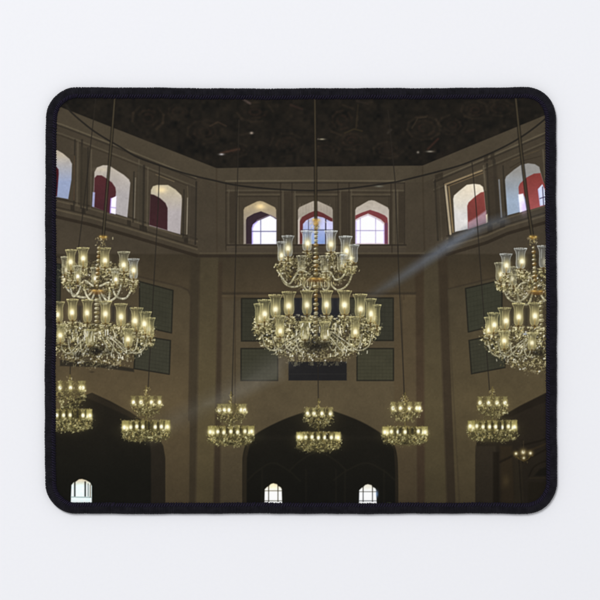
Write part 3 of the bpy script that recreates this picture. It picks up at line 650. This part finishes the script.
# ---------------------------------------------------------------- outlines
# outer edge of the binding: a rounded rectangle whose edges bow a little
NX = 20
def contour(inset, n_per=None):
    """dense closed outline (drawing units, clockwise from the top left) at a given inset"""
    l, r, t, b, R = 45.0, 556.8, 87.0, 513.6, 31.0
    pts = []
    def arc(cx, cy, a0):
        for k in range(25):
            a = a0 + math.pi/2*k/24
            pts.append((cx + R*math.cos(a), cy + R*math.sin(a)))
    arc(l+R, t+R, math.pi); arc(r-R, t+R, 1.5*math.pi); arc(r-R, b-R, 0); arc(l+R, b-R, .5*math.pi)
    pts.append(pts[0])
    P = np.array(pts); d = np.r_[0, np.cumsum(np.hypot(*np.diff(P, axis=0).T))]
    N = 1440
    s = np.linspace(0, d[-1], N, endpoint=False)
    Q = np.stack([np.interp(s, d, P[:, 0]), np.interp(s, d, P[:, 1])], 1)
    T = np.roll(Q, -1, 0) - np.roll(Q, 1, 0); T /= np.hypot(*T.T)[:, None]
    Nn = np.stack([-T[:, 1], T[:, 0]], 1)          # points inward (y down, clockwise)
    # bow: the top dips by 1.3 in the middle, the upper sides draw in by 1
    ux = np.clip((Q[:, 0]-l)/(r-l), 0, 1); uy = np.clip((Q[:, 1]-t)/(b-t), 0, 1)
    Q[:, 1] += 1.5*np.sin(np.pi*ux)*np.clip(1-uy*3, 0, 1)
    Q[:, 0] += np.where(ux < .5, .9, -1.0)*np.clip(1-uy*1.6, 0, 1)*np.clip(abs(ux-.5)*4-1, 0, 1)
    wob = .22*np.sin(s*.031+1) + .16*np.sin(s*.083) + .10*np.sin(s*.21+2)
    return Q + Nn*(inset + wob)[:, None], Nn, T, s, d[-1]
Q0, NN, TT, SS, PER = contour(0.0)

# ---------------------------------------------------------------- mouse pad
pad = bpy.data.objects.new('mouse_pad', None); COL.objects.link(pad)
pad.location = (0, 0, 0)
pad['label'] = 'dark mouse pad with stitched black edge, printed with chandeliers, lying on white surface'
pad['category'] = 'mouse pad'

# printed cloth: a fine sheet coloured by the painting above
STEP = .5
nx, ny = int(PW/STEP), int(PH/STEP)
ix = X0 + (np.arange(nx) + .5)*STEP; iy = Y0 + (np.arange(ny) + .5)*STEP
fx = np.clip((ix - X0)*S - .5, 0, W-1.001); fy = np.clip((iy - Y0)*S - .5, 0, H-1.001)
x0i, y0i = fx.astype(int), fy.astype(int); ax = (fx - x0i)[None, :, None]; ay = (fy - y0i)[:, None, None]
Lc = (lin(C)*.935).astype(np.float32)
G = (Lc[y0i][:, x0i]*(1-ax) + Lc[y0i][:, x0i+1]*ax)*(1-ay) + (Lc[y0i+1][:, x0i]*(1-ax) + Lc[y0i+1][:, x0i+1]*ax)*ay
VX, VY = np.meshgrid(ix, iy)
# rounded rectangle that ends beneath the binding
l, r, t, b, R = 51.5, 550.3, 94.5, 507.2, 25.0
qx = np.abs(VX - (l+r)/2) - (r-l)/2 + R; qy = np.abs(VY - (t+b)/2) - (b-t)/2 + R
sdf = np.hypot(np.maximum(qx, 0), np.maximum(qy, 0)) + np.minimum(np.maximum(qx, qy), 0) - R
keepv = sdf < 0
kf = keepv[:-1, :-1] & keepv[1:, :-1] & keepv[:-1, 1:] & keepv[1:, 1:]
idx = np.arange(nx*ny).reshape(ny, nx)
F = np.stack([idx[1:, :-1][kf], idx[1:, 1:][kf], idx[:-1, 1:][kf], idx[:-1, :-1][kf]], 1)
used = np.unique(F); remap = np.full(nx*ny, -1); remap[used] = np.arange(len(used)); F = remap[F]
co = np.stack([wx(VX).ravel()[used], wy(VY).ravel()[used], np.full(len(used), TOP)], 1)
# the cloth rolls down a hair under the binding and undulates by hundredths of a millimetre
sd = sdf.ravel()[used]; co[:, 2] -= np.clip(sd + 7, 0, 7)/7*.0003
co[:, 2] += .00003*(np.sin(co[:, 0]*70 + 1)*np.cos(co[:, 1]*58) )
me = bpy.data.meshes.new('printed_cloth')
me.vertices.add(len(co)); me.vertices.foreach_set('co', co.astype(np.float32).ravel())
me.loops.add(F.size); me.loops.foreach_set('vertex_index', F.astype(np.int32).ravel())
me.polygons.add(len(F)); me.polygons.foreach_set('loop_start', (np.arange(len(F))*4).astype(np.int32))
me.polygons.foreach_set('loop_total', np.full(len(F), 4, np.int32))
me.update(calc_edges=True); me.validate()
at = me.color_attributes.new('print', 'FLOAT_COLOR', 'POINT')
rgba = np.ones((len(co), 4), np.float32); rgba[:, :3] = G.reshape(-1, 3)[used]
at.data.foreach_set('color', rgba.ravel())
me.polygons.foreach_set('use_smooth', np.ones(len(F), bool))
m, nt, bs = material('printed polyester cloth')
va = nt.nodes.new('ShaderNodeVertexColor'); va.layer_name = 'print'
bs.inputs['Roughness'].default_value = .8; bs.inputs['Specular IOR Level'].default_value = .04
# weave: fine crossed threads vary the ink take-up and the surface relief a little
tc = nt.nodes.new('ShaderNodeTexCoord'); w1 = nt.nodes.new('ShaderNodeTexWave'); w2 = nt.nodes.new('ShaderNodeTexWave')
w2.bands_direction = 'Y'
for w_ in (w1, w2):
    w_.inputs['Scale'].default_value = 420; w_.inputs['Distortion'].default_value = .6
    nt.links.new(tc.outputs['Object'], w_.inputs['Vector'])
ad = nt.nodes.new('ShaderNodeMath'); ad.operation = 'ADD'
nt.links.new(w1.outputs['Fac'], ad.inputs[0]); nt.links.new(w2.outputs['Fac'], ad.inputs[1])
mr = nt.nodes.new('ShaderNodeMapRange'); mr.inputs['From Max'].default_value = 2; mr.inputs['To Min'].default_value = .99; mr.inputs['To Max'].default_value = 1.01
nt.links.new(ad.outputs[0], mr.inputs['Value'])
mx = nt.nodes.new('ShaderNodeMix'); mx.data_type = 'RGBA'; mx.blend_type = 'MULTIPLY'; mx.inputs['Factor'].default_value = 1
nt.links.new(va.outputs['Color'], mx.inputs['A']); nt.links.new(mr.outputs['Result'], mx.inputs['B'])
nt.links.new(mx.outputs['Result'], bs.inputs['Base Color'])
bp = nt.nodes.new('ShaderNodeBump'); bp.inputs['Strength'].default_value = .12; bp.inputs['Distance'].default_value = .00008
nt.links.new(ad.outputs[0], bp.inputs['Height']); nt.links.new(bp.outputs['Normal'], bs.inputs['Normal'])
link('printed_cloth', me, m, pad)

# rings of a closed sweep -> faces
def sweep(rings, close_profile=True):
    n = len(rings); k = len(rings[0]); V = np.concatenate(rings); f = []
    for i in range(n):
        j = (i+1) % n
        for a_ in range(k if close_profile else k-1):
            c_ = (a_+1) % k
            f.append((i*k+a_, j*k+a_, j*k+c_, i*k+c_))
    return V, f
def mesh_from(name, V, f, smooth_=True):
    me = bpy.data.meshes.new(name); me.from_pydata([tuple(v) for v in V], [], f); me.update()
    if smooth_: me.polygons.foreach_set('use_smooth', np.ones(len(me.polygons), bool))
    return me

# rubber base: a slab with rounded corners under the cloth
m, nt, bs = material('black foam rubber')
bs.inputs['Base Color'].default_value = (.012, .012, .014, 1); bs.inputs['Roughness'].default_value = .9
nz = nt.nodes.new('ShaderNodeTexNoise'); nz.inputs['Scale'].default_value = 900
bp = nt.nodes.new('ShaderNodeBump'); bp.inputs['Strength'].default_value = .4; bp.inputs['Distance'].default_value = .0002
nt.links.new(nz.outputs['Fac'], bp.inputs['Height']); nt.links.new(bp.outputs['Normal'], bs.inputs['Normal'])
ring = (Q0 + NN*3.2)[::6]
bm = bmesh.new()
lo_ = [bm.verts.new((wx(p[0]), wy(p[1]), .0004)) for p in ring]; hi_ = [bm.verts.new((wx(p[0]), wy(p[1]), TOP - .0007)) for p in ring]
bm.faces.new(lo_); bm.faces.new(hi_[::-1])
for i in range(len(ring)): j = (i+1) % len(ring); bm.faces.new((lo_[i], hi_[i], hi_[j], lo_[j]))
bmesh.ops.recalc_face_normals(bm, faces=bm.faces)
me = bpy.data.meshes.new('rubber_base'); bm.to_mesh(me); bm.free()
link('rubber_base', me, m, pad)

# edge binding: rounded band wrapped over the rim, covered by slanted overlock threads
PROF = [(10.2, TOP*1e3-.05), (9.9, 3.22), (9.0, 3.42), (7.4, 3.60), (5.4, 3.66), (3.4, 3.50), (1.7, 3.10), (.6, 2.4), (.15, 1.7), (.35, .9), (1.3, .25), (3.0, .05), (5.0, .03)]
PROF = np.array(PROF)
def at_profile(u):           # u in 0..1 along the profile -> inset (units), height (mm)
    t_ = np.linspace(0, 1, len(PROF)); return np.interp(u, t_, PROF[:, 0]), np.interp(u, t_, PROF[:, 1])
def on_edge(s, inset, z):
    k = (s % PER)/PER*len(Q0); i = int(k) % len(Q0); j = (i+1) % len(Q0); f_ = k - int(k)
    q = Q0[i]*(1-f_) + Q0[j]*f_; n_ = NN[i]*(1-f_) + NN[j]*f_
    p = q + n_*inset; return (wx(p[0]), wy(p[1]), z*1e-3)
rings = []
for i in range(0, len(Q0), 2):
    p = Q0[i][None] + NN[i][None]*(PROF[:, :1] + .35)
    rings.append(np.stack([wx(p[:, 0]), wy(p[:, 1]), (PROF[:, 1]-.10)*1e-3], 1))
V, f = sweep(rings, False)
m, nt, bs = material('black binding yarn')
bs.inputs['Roughness'].default_value = .75; bs.inputs['Specular IOR Level'].default_value = .08
bs.inputs['Sheen Weight'].default_value = .025; bs.inputs['Sheen Roughness'].default_value = .5
nz = nt.nodes.new('ShaderNodeTexNoise'); nz.inputs['Scale'].default_value = 350; nz.inputs['Detail'].default_value = 4
rp = nt.nodes.new('ShaderNodeValToRGB'); rp.color_ramp.elements[0].position = .3; rp.color_ramp.elements[0].color = (.005, .0046, .0072, 1)
rp.color_ramp.elements[1].position = .75; rp.color_ramp.elements[1].color = (.0125, .0115, .0165, 1)
tc = nt.nodes.new('ShaderNodeTexCoord'); nt.links.new(tc.outputs['Object'], nz.inputs['Vector'])
nt.links.new(nz.outputs['Fac'], rp.inputs['Fac']); nt.links.new(rp.outputs['Color'], bs.inputs['Base Color'])
YARN = m
rimb = link('edge_binding', mesh_from('edge_binding', V, f), YARN, pad)

def tube(path, rad, sides, V, F):
    P = np.array(path); n = len(P)
    T = np.gradient(P, axis=0); T /= np.linalg.norm(T, axis=1)[:, None]
    up = np.array((0.0, 0, 1)); base = len(V)
    for i in range(n):
        a_ = np.cross(T[i], up); 
        if np.linalg.norm(a_) < 1e-3: a_ = np.cross(T[i], (1.0, 0, 0))
        a_ /= np.linalg.norm(a_); b_ = np.cross(T[i], a_)
        rr = rad if np.isscalar(rad) else rad[i]
        for k in range(sides):
            th = 2*math.pi*k/sides
            V.append(P[i] + rr*(a_*math.cos(th) + b_*math.sin(th)))
    for i in range(n-1):
        for k in range(sides):
            k2 = (k+1) % sides
            F.append((base+i*sides+k, base+i*sides+k2, base+(i+1)*sides+k2, base+(i+1)*sides+k))
V, F = [], []
PITCH = 1.40
NS = int(PER/PITCH)
us = np.linspace(.0, .80, 13)
for q in range(NS):
    s = (q + rng.normal(0, .07))*PER/NS; ins, zz = at_profile(us)
    sl_ = 1.7 + rng.normal(0, .12); d_in = rng.normal(0, .28); lift = rng.normal(0, .03)
    path = []
    for e, (a_, z_) in enumerate(zip(ins, zz)):
        g_ = us[e]
        path.append(on_edge(s + sl_*(1-g_*1.15), a_ + d_in*max(0, 1-g_*4), z_ + .06 + lift*math.sin(g_*4)))
    tube(path, (.00034 + rng.normal(0, .00002)), 6, V, F)
# loose fibre ends standing off the rim
for _ in range(420):
    s = rng.uniform(0, PER); u0 = rng.uniform(.45, .75); a_, z_ = at_profile(u0)
    L = rng.uniform(.5, 1.5); ds = rng.normal(0, .7)
    path = [on_edge(s, a_+.1, z_), on_edge(s + ds*.5, a_ - L*.5, z_+.15), on_edge(s + ds, a_ - L, z_+rng.uniform(0, .3))]
    tube(path, [.00005, .00004, .000015], 3, V, F)
thr = link('overlock_thread', mesh_from('overlock_thread', V, F), YARN, rimb)

# seam: a row of small dark violet stitches along the inner side of the binding
m, nt, bs = material('dark violet sewing thread')
bs.inputs['Base Color'].default_value = (.0105, .0080, .0190, 1); bs.inputs['Roughness'].default_value = .6
bs.inputs['Specular IOR Level'].default_value = .1
V, F = [], []
NS2 = int(PER/2.55)
for q in range(NS2):
    s = (q + rng.normal(0, .08))*PER/NS2; j = rng.normal(0, .15)
    tube([on_edge(s - .9, 10.9 + j, 3.10), on_edge(s - .5, 9.9 + j, 3.62), on_edge(s + .3, 8.6 + j, 3.92), on_edge(s + 1.0, 7.4 + j, 3.98), on_edge(s + 1.3, 6.7 + j, 3.75)], [.0002, .00036, .00040, .00036, .0002], 6, V, F)
link('seam_stitching', mesh_from('seam_stitching', V, F), m, rimb)

# ---------------------------------------------------------------- white surface
m, nt, bs = material('matt white card')
bs.inputs['Roughness'].default_value = .85; bs.inputs['Specular IOR Level'].default_value = .15
tc = nt.nodes.new('ShaderNodeTexCoord'); nz = nt.nodes.new('ShaderNodeTexNoise'); nz.inputs['Scale'].default_value = 600; nz.inputs['Detail'].default_value = 3
nt.links.new(tc.outputs['Object'], nz.inputs['Vector'])
rp = nt.nodes.new('ShaderNodeValToRGB')
rp.color_ramp.elements[0].color = (.795, .802, .840, 1); rp.color_ramp.elements[1].color = (.815, .822, .860, 1)
nt.links.new(nz.outputs['Fac'], rp.inputs['Fac']); nt.links.new(rp.outputs['Color'], bs.inputs['Base Color'])
bp = nt.nodes.new('ShaderNodeBump'); bp.inputs['Strength'].default_value = .05; bp.inputs['Distance'].default_value = .0001
nt.links.new(nz.outputs['Fac'], bp.inputs['Height']); nt.links.new(bp.outputs['Normal'], bs.inputs['Normal'])
bm = bmesh.new(); bmesh.ops.create_grid(bm, x_segments=8, y_segments=8, size=1.5)
me = bpy.data.meshes.new('tabletop'); bm.to_mesh(me); bm.free()
tbl = link('tabletop', me, m); tbl['kind'] = 'structure'

# ---------------------------------------------------------------- light
w = bpy.data.worlds.new('World'); scene.world = w; w.use_nodes = True
bg = w.node_tree.nodes['Background']; bg.inputs['Color'].default_value = (1, 1, 1, 1); bg.inputs['Strength'].default_value = .56
def area(name, loc, size, power, target=(0, 0, 0)):
    L = bpy.data.lights.new(name, 'AREA'); L.shape = 'SQUARE'; L.size = size; L.energy = power
    o = bpy.data.objects.new(name, L); COL.objects.link(o); o.location = loc
    o.rotation_euler = (Vector(target) - Vector(loc)).to_track_quat('-Z', 'Y').to_euler(); return o
area('softbox', (-.75, 1.15, 2.9), 1.0, 60)

# ---------------------------------------------------------------- camera
D = 1.6
cam = bpy.data.cameras.new('camera'); co_ = bpy.data.objects.new('camera', cam); COL.objects.link(co_)
co_.location = (0, 0, TOP + D); cam.sensor_width = 36; cam.sensor_fit = 'HORIZONTAL'
cam.lens = 36*D/(600*U); cam.clip_start = .05; cam.clip_end = 100
scene.camera = co_
scene.render.resolution_x = 1024; scene.render.resolution_y = 1024
vs = scene.view_settings; vs.view_transform = 'Standard'; vs.look = 'None'; vs.exposure = 0; vs.gamma = 1; vs.use_curve_mapping = False
